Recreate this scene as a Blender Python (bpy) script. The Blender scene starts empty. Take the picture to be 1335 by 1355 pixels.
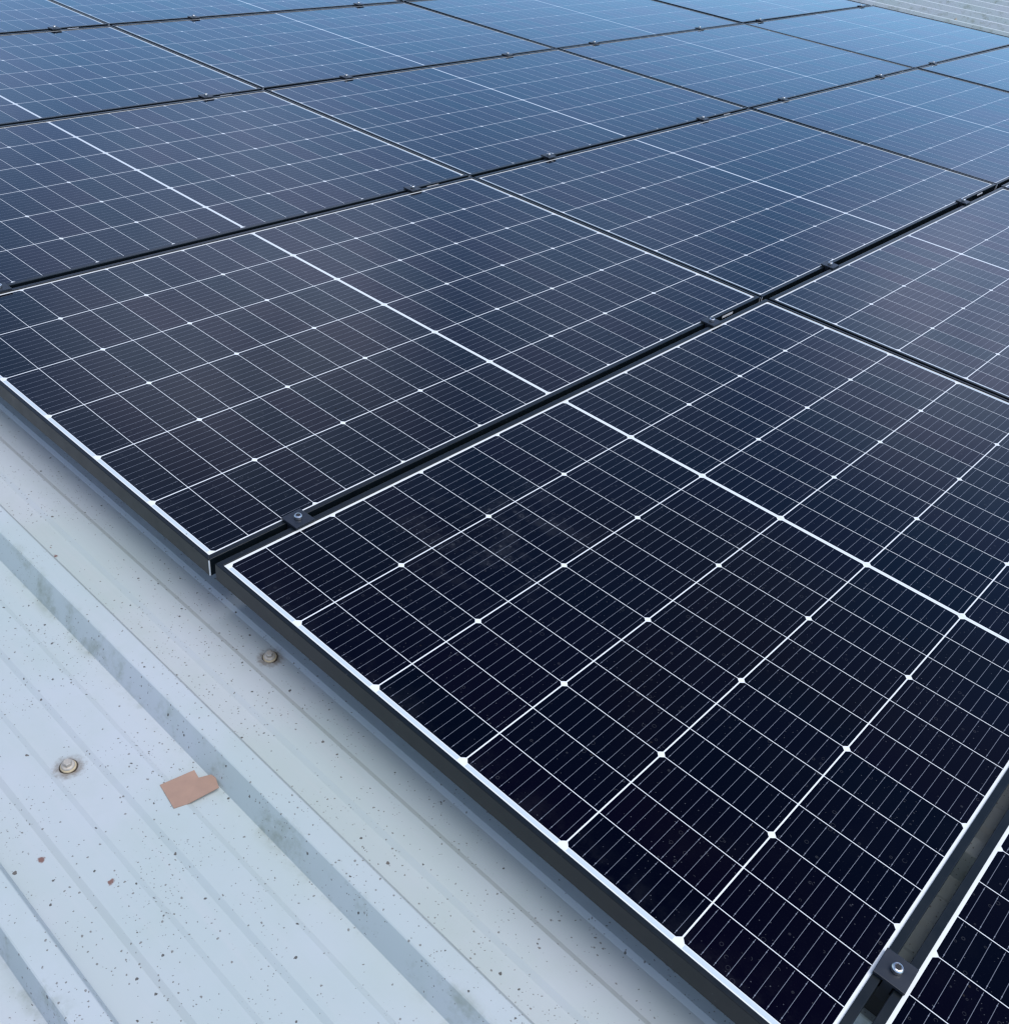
import bpy, bmesh, math, random
from mathutils import Matrix, Vector
random.seed(7)
C = bpy.context.scene.collection
scene = bpy.context.scene
Z0 = 4.2                       # height of the panel tops above the ground

# ------------------------------------------------------------------ camera
CAM_R = [[0.728732032, 0.677104918, 0.102364815], [0.466490027, -0.381406013, -0.798070491], [-0.501334898, 0.629331696, -0.59380547]]
CAM_C = [0.576913, -1.581969, 1.105461]
cam = bpy.data.cameras.new("camera")
cam.sensor_fit = 'VERTICAL'; cam.sensor_height = 36.0; cam.sensor_width = 36.0
cam.lens = 36.0 * 1319.57 / 1355.0
cam.clip_start = 0.02; cam.clip_end = 3000
camo = bpy.data.objects.new("camera", cam); C.objects.link(camo)
r, d, f = [Vector(v) for v in CAM_R]
camo.matrix_world = Matrix(((r.x, -d.x, -f.x, CAM_C[0]), (r.y, -d.y, -f.y, CAM_C[1]),
                            (r.z, -d.z, -f.z, CAM_C[2] + Z0), (0, 0, 0, 1)))
scene.camera = camo

# ------------------------------------------------------------------ sky, sun, exposure
SUN_EL, SUN_AZ = math.radians(66), math.radians(10)      # azimuth from +x towards +y
world = bpy.data.worlds.new("World"); scene.world = world; world.use_nodes = True
wn, wl = world.node_tree.nodes, world.node_tree.links
wn.clear()
out = wn.new('ShaderNodeOutputWorld'); bg = wn.new('ShaderNodeBackground')
sky = wn.new('ShaderNodeTexSky'); sky.sky_type = 'NISHITA'; sky.sun_disc = False
sky.sun_elevation = SUN_EL; sky.sun_rotation = math.pi/2 - SUN_AZ
sky.air_density = 0.8; sky.dust_density = 0.1; sky.ozone_density = 3.0
bg.inputs['Strength'].default_value = 0.137
tc = wn.new('ShaderNodeTexCoord')
# azimuth from +x, elevation, radius (degrees), density
CLOUDS = [(103, 21, 13, 0.80), (146, 27, 17, 0.80), (160, 17, 10, 0.20), (126, 25, 13, 0.30)]
REAR_FILL = [(-70, 60, 50, 0.50), (-95, 4, 34, 0.42), (200, 35, 28, 0.4), (20, 45, 40, 0.55)]  # unseen pale cloud banks, added to whiten and lift light on the roof
def wmath(op, a, b=None, clamp=False):
    n = wn.new('ShaderNodeMath'); n.operation = op; n.use_clamp = clamp
    for i, v in enumerate((a, b)):
        if v is None: continue
        if isinstance(v, (int, float)): n.inputs[i].default_value = v
        else: wl.new(v, n.inputs[i])
    return n.outputs[0]
nz = wn.new('ShaderNodeTexNoise'); nz.inputs['Scale'].default_value = 7.0
nz.inputs['Detail'].default_value = 6; nz.inputs['Roughness'].default_value = 0.6
wl.new(tc.outputs['Generated'], nz.inputs['Vector'])
def banks(lst):
    cover = None
    for az, el, rad, amt in lst:                         # soft cloud banks: those the glass mirrors, and the added fill
        az, el = math.radians(az), math.radians(el)
        vd = wn.new('ShaderNodeVectorMath'); vd.operation = 'DISTANCE'
        wl.new(tc.outputs['Generated'], vd.inputs[0])
        vd.inputs[1].default_value = (math.cos(el)*math.cos(az), math.cos(el)*math.sin(az), math.sin(el))
        mr = wn.new('ShaderNodeMapRange'); mr.interpolation_type = 'SMOOTHSTEP'
        mr.inputs[1].default_value = math.radians(rad); mr.inputs[2].default_value = 0.0
        mr.inputs[3].default_value = 0.0; mr.inputs[4].default_value = amt
        wl.new(vd.outputs['Value'], mr.inputs[0])
        cover = mr.outputs[0] if cover is None else wmath('MAXIMUM', cover, mr.outputs[0])
    cover = wmath('MULTIPLY', cover, wmath('MULTIPLY', nz.outputs['Fac'], 1.9), True)
    return cover
last = sky.outputs['Color']
for lst, tint in ((REAR_FILL, (5.4, 5.0, 4.9, 1)), (CLOUDS, (6.2, 6.1, 7.8, 1))):
    mix = wn.new('ShaderNodeMix'); mix.data_type = 'RGBA'; mix.inputs[7].default_value = tint
    wl.new(banks(lst), mix.inputs[0]); wl.new(last, mix.inputs[6]); last = mix.outputs[2]
wl.new(last, bg.inputs['Color'])
wl.new(bg.outputs[0], out.inputs['Surface'])
sun = bpy.data.lights.new("sun", 'SUN'); sun.energy = 1.75; sun.angle = math.radians(55)
sun.color = (1.0, 0.97, 0.93)
suno = bpy.data.objects.new("sun", sun); C.objects.link(suno)
sd = Vector((math.cos(SUN_EL)*math.cos(SUN_AZ), math.cos(SUN_EL)*math.sin(SUN_AZ), math.sin(SUN_EL)))
suno.rotation_euler = sd.to_track_quat('Z', 'Y').to_euler(); suno.location = (6, 4, 12)
scene.cycles.filter_width = 1.35
scene.view_settings.view_transform = 'Standard'; scene.view_settings.look = 'None'
scene.view_settings.exposure = 0.72; scene.view_settings.gamma = 1.0

# ------------------------------------------------------------------ node maths helper
class NB:
    def __init__(s, name):
        s.mat = bpy.data.materials.new(name); s.mat.use_nodes = True
        s.t = s.mat.node_tree; s.n = s.t.nodes; s.l = s.t.links
        s.b = s.n['Principled BSDF']
    def val(s, sock): return V(s, sock)
    def m(s, op, *a):
        nd = s.n.new('ShaderNodeMath'); nd.operation = op
        for i, x in enumerate(a):
            if isinstance(x, V): s.l.new(x.s, nd.inputs[i])
            else: nd.inputs[i].default_value = x
        return V(s, nd.outputs[0])
    def coords(s, kind='Object'):
        t = s.n.new('ShaderNodeTexCoord'); x = s.n.new('ShaderNodeSeparateXYZ')
        s.l.new(t.outputs[kind], x.inputs[0]); s.vec = t.outputs[kind]
        return V(s, x.outputs[0]), V(s, x.outputs[1]), V(s, x.outputs[2])
    def noise(s, scale, detail=3, rough=0.5, vec=None, dist=0.0):
        n = s.n.new('ShaderNodeTexNoise'); n.inputs['Scale'].default_value = scale
        n.inputs['Detail'].default_value = detail; n.inputs['Roughness'].default_value = rough
        n.inputs['Distortion'].default_value = dist
        s.l.new(vec or s.vec, n.inputs['Vector']); return V(s, n.outputs['Fac'])
    def voronoi(s, scale, vec=None, rnd=1.0):
        n = s.n.new('ShaderNodeTexVoronoi'); n.inputs['Scale'].default_value = scale
        n.inputs['Randomness'].default_value = rnd
        s.l.new(vec or s.vec, n.inputs['Vector'])
        x = s.n.new('ShaderNodeSeparateXYZ'); s.l.new(n.outputs['Color'], x.inputs[0])
        return V(s, n.outputs['Distance']), V(s, x.outputs[0]), V(s, x.outputs[1])
    def mapped(s, scale):
        n = s.n.new('ShaderNodeMapping'); n.inputs['Scale'].default_value = scale
        s.l.new(s.vec, n.inputs['Vector']); return n.outputs[0]
    def ramp(s, x, lo, hi):
        n = s.n.new('ShaderNodeMapRange'); n.inputs[1].default_value = lo; n.inputs[2].default_value = hi
        n.clamp = True; n.interpolation_type = 'SMOOTHSTEP'; s.l.new(x.s, n.inputs[0]); return V(s, n.outputs[0])
    def mix(s, fac, a, b):
        n = s.n.new('ShaderNodeMix'); n.data_type = 'RGBA'
        for i, x in ((0, fac), (6, a), (7, b)):
            if isinstance(x, V): s.l.new(x.s, n.inputs[i])
            elif i == 0: n.inputs[i].default_value = x
            else: n.inputs[i].default_value = (*x, 1)
        return V(s, n.outputs[2])
    def set(s, **k):
        for a, x in k.items():
            i = s.b.inputs[a.replace('_', ' ')]
            if isinstance(x, V): s.l.new(x.s, i)
            elif isinstance(x, tuple): i.default_value = (*x, 1)
            else: i.default_value = x
        return s
    def bump(s, h, strength=0.2, dist=0.001):
        n = s.n.new('ShaderNodeBump'); n.inputs['Strength'].default_value = strength
        n.inputs['Distance'].default_value = dist
        s.l.new(h.s, n.inputs['Height']); s.l.new(n.outputs[0], s.b.inputs['Normal'])
class V:
    def __init__(s, nb, sock): s.nb = nb; s.s = sock
    def __add__(s, o): return s.nb.m('ADD', s, o)
    def __sub__(s, o): return s.nb.m('SUBTRACT', s, o)
    def __rsub__(s, o): return s.nb.m('SUBTRACT', o, s)
    def __mul__(s, o): return s.nb.m('MULTIPLY', s, o)
    def __truediv__(s, o): return s.nb.m('DIVIDE', s, o)
    def __lt__(s, o): return s.nb.m('LESS_THAN', s, o)
    def __gt__(s, o): return s.nb.m('GREATER_THAN', s, o)
    def abs(s): return s.nb.m('ABSOLUTE', s)
    def fract(s): return s.nb.m('FRACT', s)
    def floor(s): return s.nb.m('FLOOR', s)
    def max(s, o): return s.nb.m('MAXIMUM', s, o)
    def min(s, o): return s.nb.m('MINIMUM', s, o)

# ------------------------------------------------------------------ panel dimensions
PW, PL = 1.136, 1.790            # module width (x) and length (y)
PC, PR, MID = 0.1842, 0.07279, 0.00707
LIPX, LIPY, FH = 0.0115, 0.0082, 0.035
GZ = -0.0027                     # glass top below the frame lip
PX, PY = 1.151, 1.803            # pitch of the array

# ------------------------------------------------------------------ materials
def mat_glass():
    k = NB("cells under glass")
    x, y, z = k.coords()
    cu = x / PC + 3.0
    fu = cu.fract(); dx = (fu - 0.5).abs() * PC
    ay = y.abs() - MID / 2
    rv = ay / PR; dv = (rv.fract() - 0.5).abs() * PR
    dw = ((ay / (3 * PR)).fract() - 0.5).abs() * (3 * PR)
    hw, hh = PC/2 - 0.00108, PR/2 - 0.00056
    cham = (dx + dw) < (hw + 1.5*PR - 0.0006 - 0.0054)
    ingrid = (x.abs() < 3*PC) * (ay > 0.0) * (rv < 12.0)
    cell = (dx < hw) * (dv < hh) * cham * ingrid
    bu = (fu * PC - (PC/2 - hw)) / (2*hw) * 10.0
    db = (bu.fract() - 0.5).abs() * (2*hw/10)
    wire = (db < 0.00026) * (dv < PR/2 - 0.0030)
    pad = (db < 0.00062) * ((dv - (PR/2 - 0.0078)).abs() < 0.0010)
    # interconnect ribbons along both ends and along the middle
    rib_end = ((y.abs() - 0.8805).abs() < 0.0031) * (dx < PC/2 - 0.0075) * (x.abs() < 3*PC)
    rib_mid = (y.abs() < 0.0022) * (x.abs() < 3*PC - 0.004)
    rib = rib_end.max(rib_mid * 0.40)
    # colour of each cell: slight batch differences
    info = k.n.new('ShaderNodeObjectInfo')
    comb = k.n.new('ShaderNodeCombineXYZ')
    k.l.new(cu.floor().s, comb.inputs[0])
    k.l.new((k.m('SIGN', y) * (rv.floor() + 1.0)).s, comb.inputs[1])
    k.l.new(info.outputs['Random'], comb.inputs[2])
    wnz = k.n.new('ShaderNodeTexWhiteNoise'); k.l.new(comb.outputs[0], wnz.inputs['Vector'])
    rnd = V(k, wnz.outputs['Value'])
    cloud = k.noise(1.7, 2, 0.5)
    c1 = k.mix(rnd, (0.0002, 0.0010, 0.0048), (0.0012, 0.0009, 0.0054))
    c2 = k.mix(k.ramp(cloud, 0.45, 0.68), c1, (0.0019, 0.0011, 0.0032))
    metal = wire.max(pad)
    c3 = k.mix(metal, c2, (0.19, 0.21, 0.25))
    back = k.mix(rib, (0.75, 0.775, 0.77), (0.51, 0.59, 0.63))
    col = k.mix(cell, back, c3)
    # dust, rain spots and a few dark specks on top of the glass
    va = k.n.new('ShaderNodeVectorMath'); va.operation = 'ADD'
    k.l.new(k.vec, va.inputs[0]); k.l.new(info.outputs['Location'], va.inputs[1]); k.vec = va.outputs[0]
    xw = k.n.new('ShaderNodeSeparateXYZ'); k.l.new(k.vec, xw.inputs[0])
    wx, wy = V(k, xw.outputs[0]), V(k, xw.outputs[1])
    n1 = k.noise(9, 4, 0.6); n2 = k.noise(420, 2, 0.6)
    d1, r1, q1 = k.voronoi(95)
    ring = ((d1 - (r1 * 0.22 + 0.10)).abs() < 0.035) * (q1 > 0.80) * (n1 > 0.50)
    d2, r2, q2 = k.voronoi(260)
    fleck = (d2 < r2 * 0.22) * (q2 > 0.82) * (n1 > 0.40)
    d3, r3, q3 = k.voronoi(60)
    dark = (d3 < (r3 * 0.09 + 0.03)) * (q3 > 0.86) * (k.noise(3.1, 3, 0.6) > 0.53)
    # dried smear with water marks near the left corner of the foreground panel
    sx, sy = wx + 0.33, wy + 0.47
    blot = k.ramp(k.m('SQRT', sx*sx*1.3 + sy*sy), 0.26, 0.05) * k.ramp(k.noise(15, 5, 0.7), 0.46, 0.66)
    d4, r4, q4 = k.voronoi(62)
    ring2 = ((d4 - (r4 * 0.16 + 0.16)).abs() < 0.045) * (q4 > 0.45) * blot
    film0 = blot * 0.020 + ring2 * 0.07
    # dust gathers along the lower frame edge
    edge = k.ramp(y + PL/2, 0.075, 0.012) * k.ramp(k.noise(24, 5, 0.7), 0.42, 0.70)
    film = film0 + edge * 0.010 + k.ramp(n1, 0.45, 0.80) * 0.002 + k.ramp(n2, 0.55, 0.75) * 0.003
    col = k.mix(film + ring * 0.035 + fleck * 0.10, col, (0.55, 0.58, 0.62))
    col = k.mix(dark * 0.85, col, (0.020, 0.018, 0.018))
    # anti-reflective coated glass: Fresnel reflection less what the coating takes away
    k.n.remove(k.b)
    df = k.n.new('ShaderNodeBsdfDiffuse')
    gl = k.n.new('ShaderNodeBsdfGlossy'); k.l.new(k.mix(rnd * cell, (0.72, 0.915, 1.0), (0.80, 0.885, 0.985)).s, gl.inputs['Color'])
    k.l.new((k.ramp(n1, 0.3, 0.8) * 0.05 + 0.055).s, gl.inputs['Roughness'])
    fr = k.n.new('ShaderNodeFresnel'); fr.inputs['IOR'].default_value = 1.5
    fac = (((V(k, fr.outputs[0]) - 0.040) * 1.16).max(0.004)) * (1.0 - dark * 0.9)
    # light that reaches the cells has crossed the glass twice
    k.l.new(k.mix((fac * 0.75).min(0.9), col, (0.0, 0.0, 0.0)).s, df.inputs['Color'])
    mx = k.n.new('ShaderNodeMixShader'); k.l.new(fac.s, mx.inputs[0])
    k.l.new(df.outputs[0], mx.inputs[1]); k.l.new(gl.outputs[0], mx.inputs[2])
    k.l.new(mx.outputs[0], k.n['Material Output'].inputs['Surface'])
    return k.mat

def mat_black_frame():
    k = NB("black anodised aluminium"); k.coords()
    n = k.noise(30, 4, 0.6); g = k.noise(600, 2, 0.5, vec=k.mapped((1, 0.04, 1)))
    dd, r1, q1 = k.voronoi(160)
    spot = (dd < r1 * 0.2) * (q1 > 0.9)
    col = k.mix(n, (0.0028, 0.0056, 0.0078), (0.0055, 0.0092, 0.0125))
    col = k.mix(spot * 0.12, col, (0.25, 0.25, 0.25))
    k.set(Base_Color=col, Roughness=k.ramp(n, 0.2, 0.8) * 0.10 + 0.27, Metallic=0.0, Specular_IOR_Level=0.28)
    return k.mat

def simple(name, col, rough, metal=0.0, var=0.15, scale=40):
    k = NB(name); k.coords()
    n = k.noise(scale, 4, 0.6)
    lo = tuple(c * (1 - var) for c in col); hi = tuple(min(1, c * (1 + var)) for c in col)
    k.set(Base_Color=k.mix(n, lo, hi), Roughness=k.ramp(n, 0.2, 0.8) * 0.15 + rough, Metallic=metal)
    return k.mat

RIB0, RIBP = -0.7175, 0.3414     # first rib under the panels, rib pitch
PAN, RH = -0.130, 0.040

def mat_roof():
    k = NB("weathered painted steel"); x, y, z = k.coords()
    big = k.noise(2.3, 4, 0.55); mid = k.noise(11, 5, 0.6); fine = k.noise(160, 3, 0.6)
    streak = k.noise(7, 4, 0.6, vec=k.mapped((0.25, 6, 1)))
    col = k.mix(k.ramp(big, 0.35, 0.65), (0.400, 0.462, 0.458), (0.440, 0.478, 0.498))
    col = k.mix(k.ramp(mid, 0.40, 0.75) * 0.35, col, (0.365, 0.425, 0.40))
    col = k.mix(k.ramp(streak, 0.50, 0.80) * 0.30, col, (0.48, 0.49, 0.50))
    # algae at the foot of each rib, on the water side
    ph = ((y - (RIB0 - 0.060)) / RIBP).fract()
    foot = k.ramp((ph - 0.09).abs(), 0.085, 0.0)
    alg = foot * k.ramp(k.noise(16, 5, 0.7), 0.48, 0.72)
    col = k.mix(alg * 0.70, col, (0.21, 0.24, 0.185))
    # debris specks: three sizes, clustered
    clus = k.ramp(k.noise(5.0, 4, 0.65), 0.30, 0.72)
    wob = k.n.new('ShaderNodeVectorMath'); wob.operation = 'ADD'
    nz2 = k.n.new('ShaderNodeTexNoise'); nz2.inputs['Scale'].default_value = 220
    k.l.new(k.vec, nz2.inputs['Vector'])
    sc = k.n.new('ShaderNodeVectorMath'); sc.operation = 'SCALE'; sc.inputs[3].default_value = 0.004
    k.l.new(nz2.outputs['Color'], sc.inputs[0]); k.l.new(k.vec, wob.inputs[0]); k.l.new(sc.outputs[0], wob.inputs[1])
    wv = wob.outputs[0]
    da, ra, qa = k.voronoi(62, vec=wv); db_, rb, qb = k.voronoi(135, vec=wv); dc, rc, qc = k.voronoi(30, vec=wv)
    spA = (da < ra * 0.12 + 0.030) * (qa > k.m('SUBTRACT', 1.10, clus * 0.85))
    spB = (db_ < rb * 0.17 + 0.06) * (qb > k.m('SUBTRACT', 1.07, clus * 0.95))
    de, re_, qe = k.voronoi(260, vec=wv)
    spE = (de < re_ * 0.22 + 0.06) * (qe > k.m('SUBTRACT', 1.10, k.ramp(k.noise(8.5, 4, 0.7), 0.35, 0.70) * 0.65))
    col = k.mix(spE * 0.68, col, (0.10, 0.085, 0.072))
    spC = (dc < rc * 0.05 + 0.045) * (qc > 0.90)
    col = k.mix(spB * 0.72, col, (0.115, 0.098, 0.082))
    col = k.mix(spA * 0.88, col, (0.060, 0.050, 0.042))
    col = k.mix(spC * 0.85, col, (0.075, 0.055, 0.042))
    # rust blooms
    for (px, py, rad) in ((-0.332, -1.337, 0.0062), (-0.237, -1.290, 0.0052), (-0.902, -1.019, 0.0050),
                          (-0.930, -1.013, 0.0030), (-1.45, -1.19, 0.005), (0.42, -1.15, 0.004)):
        ddx, ddy = x - px, y - py
        dist = k.m('SQRT', ddx * ddx + ddy * ddy) + (fine - 0.5) * 0.012
        col = k.mix(k.ramp(dist, rad, rad * 0.45) * 0.85, col, (0.15, 0.045, 0.022))
    # grime round the screw washers
    for (px, py) in ((-0.439, -0.885), (-0.449, -1.236)):
        ddx, ddy = x - px, y - py
        dist = k.m('SQRT', ddx * ddx + ddy * ddy) + (fine - 0.5) * 0.022 + (mid - 0.5) * 0.01
        col = k.mix(k.ramp(dist, 0.028, 0.010) * 0.72, col, (0.115, 0.070, 0.032))
    k.set(Base_Color=col, Roughness=k.ramp(mid, 0.3, 0.7) * 0.15 + 0.42, Specular_IOR_Level=0.35)
    k.bump(k.noise(6, 3, 0.5), 0.25, 0.004)
    return k.mat

M = dict(glass=mat_glass(), frame=mat_black_frame(), roof=mat_roof(),
         clamp=simple("black clamp coating", (0.008, 0.012, 0.020), 0.33, 0.0),
         bare=simple("bare aluminium", (0.76, 0.78, 0.79), 0.35, 0.35),
         steel=simple("stainless steel", (0.56, 0.57, 0.58), 0.22, 1.0, 0.2, 300),
         socket=simple("dark socket", (0.012, 0.012, 0.013), 0.6),
         sticker=simple("white sticker", (0.72, 0.73, 0.74), 0.45),
         rail=simple("black rail", (0.016, 0.017, 0.019), 0.45, 0.2),
         screw=simple("weathered zinc screw", (0.46, 0.42, 0.36), 0.42, 0.40, 0.30, 260),
         washer=simple("aged cream washer", (0.48, 0.39, 0.25), 0.7, 0.0, 0.40, 200),
         grime=simple("dark rubber ring", (0.050, 0.036, 0.022), 0.8, 0.0, 0.4, 200),
         card=simple("faded brown card", (0.330, 0.212, 0.155), 0.75, 0.0, 0.18, 45),
         wall=simple("painted wall", (0.52, 0.52, 0.50), 0.8, 0.0, 0.06, 4),
         ground=simple("grass ground", (0.07, 0.09, 0.035), 0.95, 0.0, 0.5, 0.3),
         under=simple("white backsheet underside", (0.78, 0.79, 0.80), 0.6))

# ------------------------------------------------------------------ mesh helpers
def link(name, bm, mats, parent=None, smooth=False):
    bmesh.ops.recalc_face_normals(bm, faces=bm.faces)
    me = bpy.data.meshes.new(name); bm.to_mesh(me); bm.free()
    for m in (mats if isinstance(mats, (list, tuple)) else [mats]): me.materials.append(m)
    if smooth:
        for p in me.polygons: p.use_smooth = True
    o = bpy.data.objects.new(name, me); C.objects.link(o)
    if parent: o.parent = parent
    return o
def thing(name, label, cat, loc=(0, 0, 0), group=None):
    o = bpy.data.objects.new(name, None); C.objects.link(o); o.location = loc
    o.empty_display_size = 0.1; tag(o, label, cat, group); return o
def tag(o, label, cat, group=None):
    o['label'] = label; o['category'] = cat
    if group: o['group'] = group
def box(bm, x0, x1, y0, y1, z0, z1, bev=0.0):
    r_ = bmesh.ops.create_cube(bm, size=1.0)
    vs = r_['verts']
    for v in vs:
        v.co = Vector(((x0 + x1)/2 + v.co.x*(x1 - x0), (y0 + y1)/2 + v.co.y*(y1 - y0), (z0 + z1)/2 + v.co.z*(z1 - z0)))
    if bev:
        es = {e for v in vs for e in v.link_edges}
        bmesh.ops.bevel(bm, geom=list(es), offset=bev, segments=2, affect='EDGES', profile=0.6)
def lathe(bm, prof, n=24, c=(0, 0), mi=0, hexa=None):
    rings = []
    for i, (rad, z) in enumerate(prof):
        ring = []
        for j in range(n):
            a = 2*math.pi*j/n
            ring.append(bm.verts.new((c[0] + rad*math.cos(a), c[1] + rad*math.sin(a), z)))
        rings.append(ring)
    for a, b in zip(rings, rings[1:]):
        for j in range(n):
            fc = bm.faces.new((a[j], a[(j+1) % n], b[(j+1) % n], b[j])); fc.material_index = mi
    fc = bm.faces.new(rings[-1]); fc.material_index = mi
    return rings
def copy_thing(o):
    c = o.copy(); C.objects.link(c)
    for ch in list(o.children):
        k = ch.copy(); C.objects.link(k); k.parent = c
        for g in list(ch.children):
            q = g.copy(); C.objects.link(q); q.parent = k
    return c

# ------------------------------------------------------------------ ground and building
bm = bmesh.new()
bmesh.ops.create_grid(bm, x_segments=8, y_segments=8, size=600)
g = link("ground", bm, M['ground']); g['kind'] = 'structure'; g['label'] = "green ground around the building"

RX0, RX1, NRIB0, NRIB1 = -13.0, 5.0, -9, 34
def roof_profile():
    pts = []
    for k in range(NRIB0, NRIB1):
        yr = RIB0 + RIBP * k
        h = 0.0
        fl, fr_ = (0.0360, 0.0225) if k == -2 else (0.038, 0.038)      # the lapped rib is steeper
        co = -0.006 if k == -2 else 0.0
        pts += [(yr - fl, PAN), (yr + co - 0.0185, PAN + RH - 0.0012), (yr + co - 0.0165, PAN + RH),
                (yr + co + 0.0165, PAN + RH), (yr + co + 0.0180, PAN + RH - 0.0012), (yr + fr_, PAN)]
        m = yr + RIBP / 2
        for a, b in ((-0.089, -0.031), (0.027, 0.083)):
            pts += [(m + a - 0.0042, PAN), (m + a + 0.0042, PAN + 0.0046), (m + b - 0.0042, PAN + 0.0046), (m + b + 0.0042, PAN)]
    return pts
bld = thing("metal_roofed_building", "low building with weathered pale blue grey ribbed metal roof under the panels", "building", (0, 0, 0))
bm = bmesh.new()
prof = roof_profile()
xs = [RX0 + (RX1 - RX0) * i / 36 for i in range(37)]
rows = []
for xx in xs:
    rows.append([bm.verts.new((xx, y, z + 0.0006*math.sin(xx*2.1 + y*3) )) for y, z in prof])
for a, b in zip(rows, rows[1:]):
    for j in range(len(prof) - 1):
        bm.faces.new((a[j], b[j], b[j+1], a[j+1]))
roof = link("roof_sheet", bm, M['roof'], bld); roof.location = (0, 0, Z0)
so = roof.modifiers.new("thickness", 'SOLIDIFY'); so.thickness = 0.0008; so.offset = -1
yA, yB = prof[0][0], prof[-1][0]
bm = bmesh.new()
zt = Z0 + PAN - 0.02
for (a0, a1, b0, b1) in ((RX0 + .3, RX1 - .3, yA + .3, yA + .5), (RX0 + .3, RX1 - .3, yB - .5, yB - .3),
                         (RX0 + .3, RX0 + .5, yA + .5, yB - .5), (RX1 - .5, RX1 - .3, yA + .5, yB - .5)):
    box(bm, a0, a1, b0, b1, 0.0, zt)
link("wall", bm, M['wall'], bld)

# roofing screws: hexagon head, flange, washer; parts of the roof
def make_screw():
    bm = bmesh.new()
    lathe(bm, [(0.0075, 0.0040), (0.0078, 0.0052), (0.0070, 0.0064), (0.0050, 0.0068)], 24)
    r0 = 0.0050
    vs = [[bm.verts.new((r0*math.cos(math.pi/3*j), r0*math.sin(math.pi/3*j), z)) for j in range(6)] for z in (0.0066, 0.0112)]
    top = [bm.verts.new((r0*.82*math.cos(math.pi/3*j), r0*.82*math.sin(math.pi/3*j), 0.0121)) for j in range(6)]
    vs.append(top)
    for a, b in zip(vs, vs[1:]):
        for j in range(6): bm.faces.new((a[j], a[(j+1) % 6], b[(j+1) % 6], b[j]))
    bm.faces.new(top)
    s = link("roofing_screw", bm, M['screw'], bld)
    bm = bmesh.new()
    lathe(bm, [(0.0088, 0.0012), (0.0092, 0.0026), (0.0084, 0.0042), (0.0040, 0.0046)], 24)
    link("washer", bm, M['washer'], s, True)
    bm = bmesh.new()
    lathe(bm, [(0.0104, 0.0), (0.0106, 0.0009), (0.0088, 0.0014)], 24)
    link("rubber_seal", bm, M['grime'], s, True)
    return s
scr = make_screw()
SC = [(-0.439, -0.885, 0, 0.16), (-0.449, -1.236, 0.4, 0.10), (-2.655, 7.444, 0, 0), (-2.678, 8.634, 0.2, 0), (-2.66, 7.82, .3, 0)]
for i, (sx, sy, rz, tl) in enumerate(SC):
    s = scr if i == 0 else copy_thing(scr)
    s.location = (sx, sy, Z0 + PAN + 0.0004); s.rotation_euler = (tl, tl*0.6, rz); s.scale = (1.25, 1.25, 1.25)

# ------------------------------------------------------------------ solar panel
def frame_mesh():
    bm = bmesh.new()
    hx, hy = PW/2, PL/2
    W_ = 0.0009                     # radius of the worn outer edge
    def ring(dx, dy, z): return [(-hx+dx, -hy+dy, z), (hx-dx, -hy+dy, z), (hx-dx, hy-dy, z), (-hx+dx, hy-dy, z)]
    prof = [(0.028, 0.028, -FH), (0, 0, -FH), (0, 0, -W_*1.6), (W_*0.35, W_*0.35, -W_*0.5), (W_*1.3, W_*1.3, 0),
            (LIPX - 0.0005, LIPY - 0.0005, 0), (LIPX, LIPY, -0.0005), (LIPX, LIPY, -0.0050)]
    mit = 0.00022
    for side in range(4):
        a, b = side, (side + 1) % 4
        va, vb = [], []
        for (dx, dy, z) in prof:
            q = ring(dx, dy, z)
            pa, pb = Vector(q[a]), Vector(q[b])
            t = (pb - pa).normalized() * mit
            va.append(bm.verts.new(pa + t)); vb.append(bm.verts.new(pb - t))
        for i in range(len(prof) - 1):
            bm.faces.new((va[i], vb[i], vb[i+1], va[i+1]))
    return bm
def make_panel():
    p = thing("solar_panel", "panel", "solar panel", (0, 0, Z0), "black framed solar panels of the roof array")
    fr = link("frame", frame_mesh(), M['frame'], p)
    bm = bmesh.new()
    box(bm, -PW/2 + 0.004, PW/2 - 0.004, -PL/2 + 0.004, PL/2 - 0.004, GZ - 0.005, GZ)
    bm.faces.ensure_lookup_table()
    for f_ in bm.faces: f_.material_index = 1 if f_.calc_center_median().z < GZ - 0.004 else 0
    link("glass_laminate", bm, [M['glass'], M['under']], p)
    # bare cut ends of the long frame members show as bright slivers at two corners
    for sy in (-1, 1):
        bm = bmesh.new()
        y0 = sy * (PL/2 + 0.0002)
        box(bm, PW/2 - 0.0014, PW/2 + 0.0004, min(y0, y0 - sy*0.0018), max(y0, y0 - sy*0.0018), -FH + 0.001, -0.0016)
        o = link("cut_corner_edge", bm, M['bare'], p); o['label'] = "bright bare aluminium edge at the frame corner"
    bm = bmesh.new()
    box(bm, PW/2 + 0.0001, PW/2 + 0.0005, 0.700, 0.752, -0.0105, -0.0045)
    o = link("serial_sticker", bm, M['sticker'], p); o['label'] = "small white sticker on the black frame side"
    return p

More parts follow.
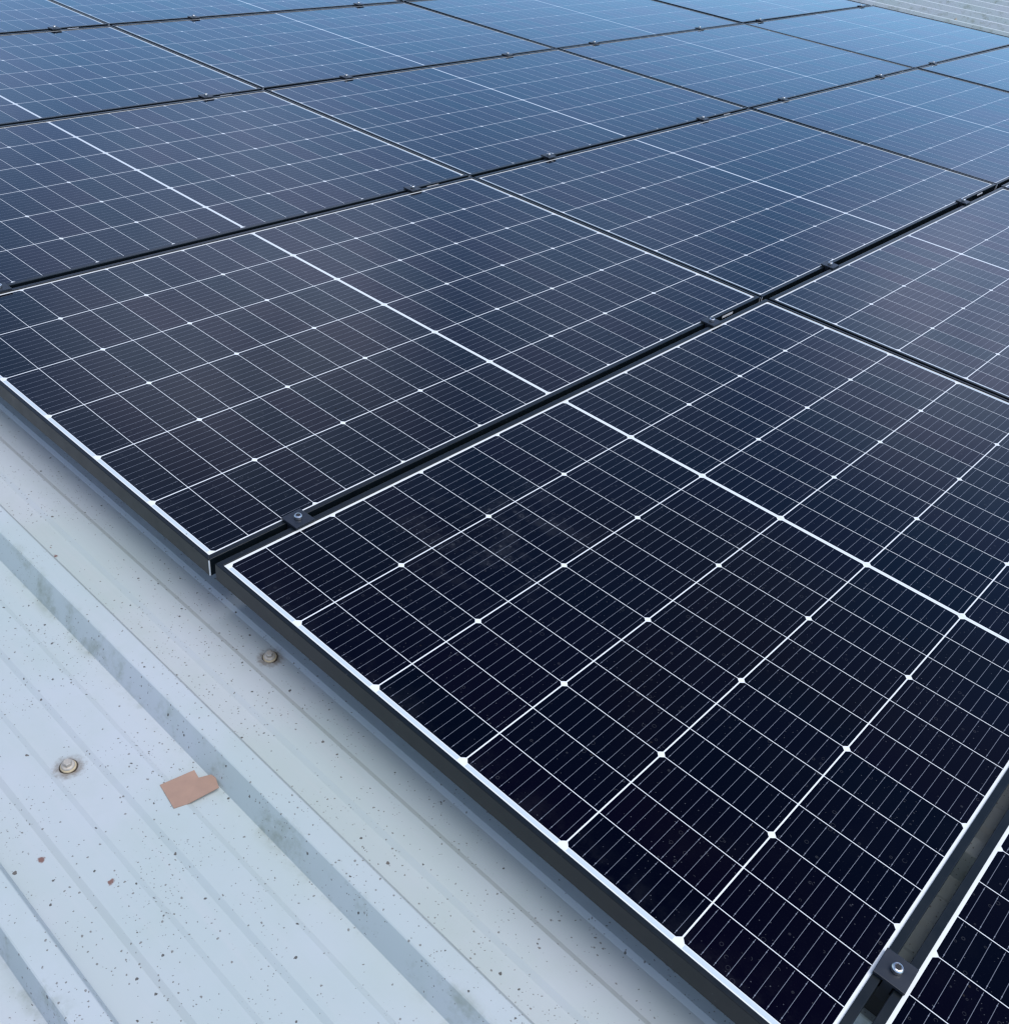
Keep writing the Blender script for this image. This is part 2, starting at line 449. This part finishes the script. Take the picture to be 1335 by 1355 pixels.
PANELS = [
 (0, 0, "largest solar panel in the foreground, its front edge along the bare roof sheet"),
 (-1, 0, "solar panel left of the foreground panel, front edge along the bare roof sheet"),
 (1, 0, "narrow corner of a solar panel at the bottom right, beyond the gap and clamp"),
 (-2, 0, "solar panel at the left edge, third along the bare roof counting from the foreground panel"),
 (-3, 0, "solar panel at the left edge, fourth along the bare roof counting from the foreground panel"),
 (-4, 0, "solar panel cut by the top left corner, fifth counting from the foreground panel"),
 (0, 1, "solar panel directly behind the foreground panel, cut off by the right edge"),
 (-1, 1, "solar panel in the second row, whose near right corner meets the foreground panel's far corner"),
 (-2, 1, "solar panel in the second row, second from the right edge's panel, wholly in view"),
 (-3, 1, "solar panel in the second row, third from the right edge's panel, near the top left"),
 (-4, 1, "solar panel in the second row, only its near edge showing at the top left"),
 (0, 2, "solar panel in the third row, a tiny tip showing at the right edge"),
 (-1, 2, "solar panel in the third row, cut off by the right edge below the top corner"),
 (-2, 2, "solar panel in the third row, wholly in view, paler blue with sky reflection"),
 (-3, 2, "solar panel in the third row, cut off by the top edge, centre of photo"),
 (-4, 2, "solar panel in the third row, thin strip at the top edge, left of centre"),
 (-1, 3, "solar panel in the back row, cut off by the right edge below the far roof"),
 (-2, 3, "pale blue solar panel in the back row, bordering the bare far roof"),
 (-3, 3, "solar panel in the back row, thin strip cut off by the top edge"),
]

proto = None
for (c, r_, lab) in PANELS:
    o = proto and copy_thing(proto)
    if o is None: o = proto = make_panel()
    rr = random.Random(c*31 + r_*7)
    jx, jy = rr.uniform(-.0012, .0012), rr.uniform(-.0012, .0012)
    if (c, r_) == (0, 0): jx = jy = 0
    if (c, r_) == (-1, 0): jx, jy = 0.0, -0.003
    if (c, r_) == (1, 0): jx, jy = 0.0015, 0.0
    if (c, r_) == (0, 1): jx, jy = 0.006, 0.0
    o.location = (c*PX + jx, r_*PY - (0.007 if r_ else 0.0) + jy, Z0 + rr.uniform(-.0006, .0006))
    o.rotation_euler = (rr.uniform(-.0022, .0022), rr.uniform(-.0022, .0022), rr.uniform(-.0006, .0006))
    if (c, r_) == (0, 0): o.rotation_euler = (0, 0, 0); o.location.z = Z0
    if (c, r_) == (-1, 0): o.rotation_euler = (0, 0, 0.0010)
    o['label'] = lab

# ------------------------------------------------------------------ clamps and rails
def make_clamp():
    t = thing("panel_clamp", "clamp", "clamp", (0, 0, Z0), "black clamps between the panels")
    bm = bmesh.new()
    box(bm, -0.0205, 0.0205, -0.021, 0.021, 0.0006, 0.0052, 0.0006)
    link("clamp_plate", bm, M['clamp'], t)
    bm = bmesh.new()
    box(bm, -0.0062, 0.0062, -0.020, 0.020, -0.034, 0.0004)
    link("clamp_web", bm, M['clamp'], t)
    bm = bmesh.new()
    lathe(bm, [(0.0062, 0.0053), (0.0071, 0.0060), (0.0071, 0.0112), (0.0060, 0.0128), (0.0046, 0.0132), (0.0043, 0.0126)], 28)
    b = link("bolt", bm, M['steel'], t)
    bm = bmesh.new()
    vs = [[bm.verts.new((0.0041*math.cos(math.pi/3*j), 0.0041*math.sin(math.pi/3*j), z)) for j in range(6)] for z in (0.01275, 0.0132)]
    for j in range(6): bm.faces.new((vs[0][j], vs[0][(j+1) % 6], vs[1][(j+1) % 6], vs[1][j]))
    bm.faces.new(vs[1])
    link("hex_socket", bm, M['socket'], b)
    return t
def make_rail():
    bm = bmesh.new()
    # open-topped channel
    box(bm, -0.17, 0.17, -0.004, -0.0015, -0.0885, -0.0362)
    box(bm, -0.17, 0.17, 0.0205, 0.023, -0.0885, -0.0362)
    box(bm, -0.17, 0.17, -0.0014, 0.0204, -0.0885, -0.0860)
    box(bm, -0.17, 0.17, -0.0014, 0.005, -0.0392, -0.0362)
    box(bm, -0.17, 0.17, 0.014, 0.0204, -0.0392, -0.0362)
    o = link("mounting_rail", bm, M['rail']); return o
CLAMPS = [
 (0.5755, -0.7215, 'black clamp with steel bolt in the gap right of the foreground panel', 'black mounting rail under the clamp right of the foreground panel'),
 (-0.5755, -0.7175, 'black clamp in the gap left of the foreground panel, first from the bare roof', 'black mounting rail under the first clamp of the gap left of the foreground panel'),
 (-0.5755, 0.628, 'black clamp in the gap left of the foreground panel, second from the bare roof', 'black mounting rail under the second clamp of the gap left of the foreground panel'),
 (-0.5755, 1.288, 'black clamp in the gap left of the foreground panel, third from the bare roof', 'black mounting rail under the third clamp of the gap left of the foreground panel'),
 (-0.5755, 2.333, 'black clamp in the gap left of the foreground panel, fourth from the bare roof', 'black mounting rail under the fourth clamp of the gap left of the foreground panel'),
 (-1.7265, -0.702, 'black clamp in the second gap left of the foreground panel, first from the bare roof', 'black mounting rail under the first clamp of the second gap left of the foreground panel'),
 (-1.7265, 0.63, 'black clamp in the second gap left of the foreground panel, second from the bare roof', 'black mounting rail under the second clamp of the second gap left of the foreground panel'),
 (-1.7265, 1.3, 'black clamp in the second gap left of the foreground panel, third from the bare roof', 'black mounting rail under the third clamp of the second gap left of the foreground panel'),
 (-1.7265, 2.315, 'black clamp in the second gap left of the foreground panel, fourth from the bare roof', 'black mounting rail under the fourth clamp of the second gap left of the foreground panel'),
 (-1.7265, 3.0, 'black clamp in the second gap left of the foreground panel, fifth from the bare roof', 'black mounting rail under the fifth clamp of the second gap left of the foreground panel'),
 (-1.7265, 4.033, 'black clamp in the second gap left of the foreground panel, sixth from the bare roof', 'black mounting rail under the sixth clamp of the second gap left of the foreground panel'),
 (-1.7265, 4.73, 'black clamp in the second gap left of the foreground panel, seventh from the bare roof', 'black mounting rail under the seventh clamp of the second gap left of the foreground panel'),
 (-2.8775, 0.634, 'black clamp in the third gap left of the foreground panel, first from the bare roof', 'black mounting rail under the first clamp of the third gap left of the foreground panel'),
 (-2.8775, 1.318, 'black clamp in the third gap left of the foreground panel, second from the bare roof', 'black mounting rail under the second clamp of the third gap left of the foreground panel'),
 (-2.8775, 2.326, 'black clamp in the third gap left of the foreground panel, third from the bare roof', 'black mounting rail under the third clamp of the third gap left of the foreground panel'),
 (-2.8775, 3.0, 'black clamp in the third gap left of the foreground panel, fourth from the bare roof', 'black mounting rail under the fourth clamp of the third gap left of the foreground panel'),
 (-2.8775, 4.006, 'black clamp in the third gap left of the foreground panel, fifth from the bare roof', 'black mounting rail under the fifth clamp of the third gap left of the foreground panel'),
 (-2.8775, 4.695, 'black clamp in the third gap left of the foreground panel, sixth from the bare roof', 'black mounting rail under the sixth clamp of the third gap left of the foreground panel'),
 (-2.8775, 6.115, 'black clamp in the third gap left of the foreground panel, seventh from the bare roof', 'black mounting rail under the seventh clamp of the third gap left of the foreground panel'),
 (-4.03, 0.64, 'black clamp in the fourth gap left of the foreground panel, first from the bare roof', 'black mounting rail under the first clamp of the fourth gap left of the foreground panel'),
 (-4.03, 1.336, 'black clamp in the fourth gap left of the foreground panel, second from the bare roof', 'black mounting rail under the second clamp of the fourth gap left of the foreground panel'),
 (-4.03, 2.367, 'black clamp in the fourth gap left of the foreground panel, third from the bare roof', 'black mounting rail under the third clamp of the fourth gap left of the foreground panel'),
]

pc = pr_ = None
for (gx, gy, lab, rlab) in CLAMPS:
    if pc is None: pc = make_clamp(); c = pc; pr_ = make_rail(); q = pr_
    else: c = copy_thing(pc); q = pr_.copy(); C.objects.link(q)
    rr = random.Random(int(gx*1000) + int(gy*977))
    c.location = (gx + rr.uniform(-.0015, .0015), gy, Z0); c.rotation_euler = (0, 0, rr.uniform(-.03, .03))
    c['label'] = lab
    q.location = (gx, gy, Z0); tag(q, rlab, "rail", "mounting rails under the panel gaps")

# ------------------------------------------------------------------ scrap of card on the roof
pts = [(-0.33, -1.1596), (-0.3185, -1.1097), (-0.3038, -1.1121), (-0.2974, -1.0955), (-0.2883, -1.0938),
       (-0.2684, -1.1012), (-0.276, -1.1502), (-0.2817, -1.1673)]
cx, cy = sum(p[0] for p in pts)/8, sum(p[1] for p in pts)/8
t = bmesh.new()
hh = 0.0016
for a in pts: pass
lo, hi = [], []
for i, (px, py) in enumerate(pts):
    curl = 0.0016 * (0.4 + math.sin(px*90 + py*40))
    lo.append(t.verts.new((px - cx, py - cy, curl)))
    hi.append(t.verts.new((px - cx, py - cy, curl + hh)))
t.faces.new(hi); t.faces.new(list(reversed(lo)))
for i in range(8):
    j = (i + 1) % 8
    t.faces.new((lo[i], lo[j], hi[j], hi[i]))
bmesh.ops.triangulate(t, faces=[f_ for f_ in t.faces if len(f_.verts) > 4])
card = link("card_scrap", t, M['card'])
card.location = (cx, cy, Z0 + PAN + 0.0050)
tag(card, "torn brown card scrap lying flat on the bare metal roof", "scrap")
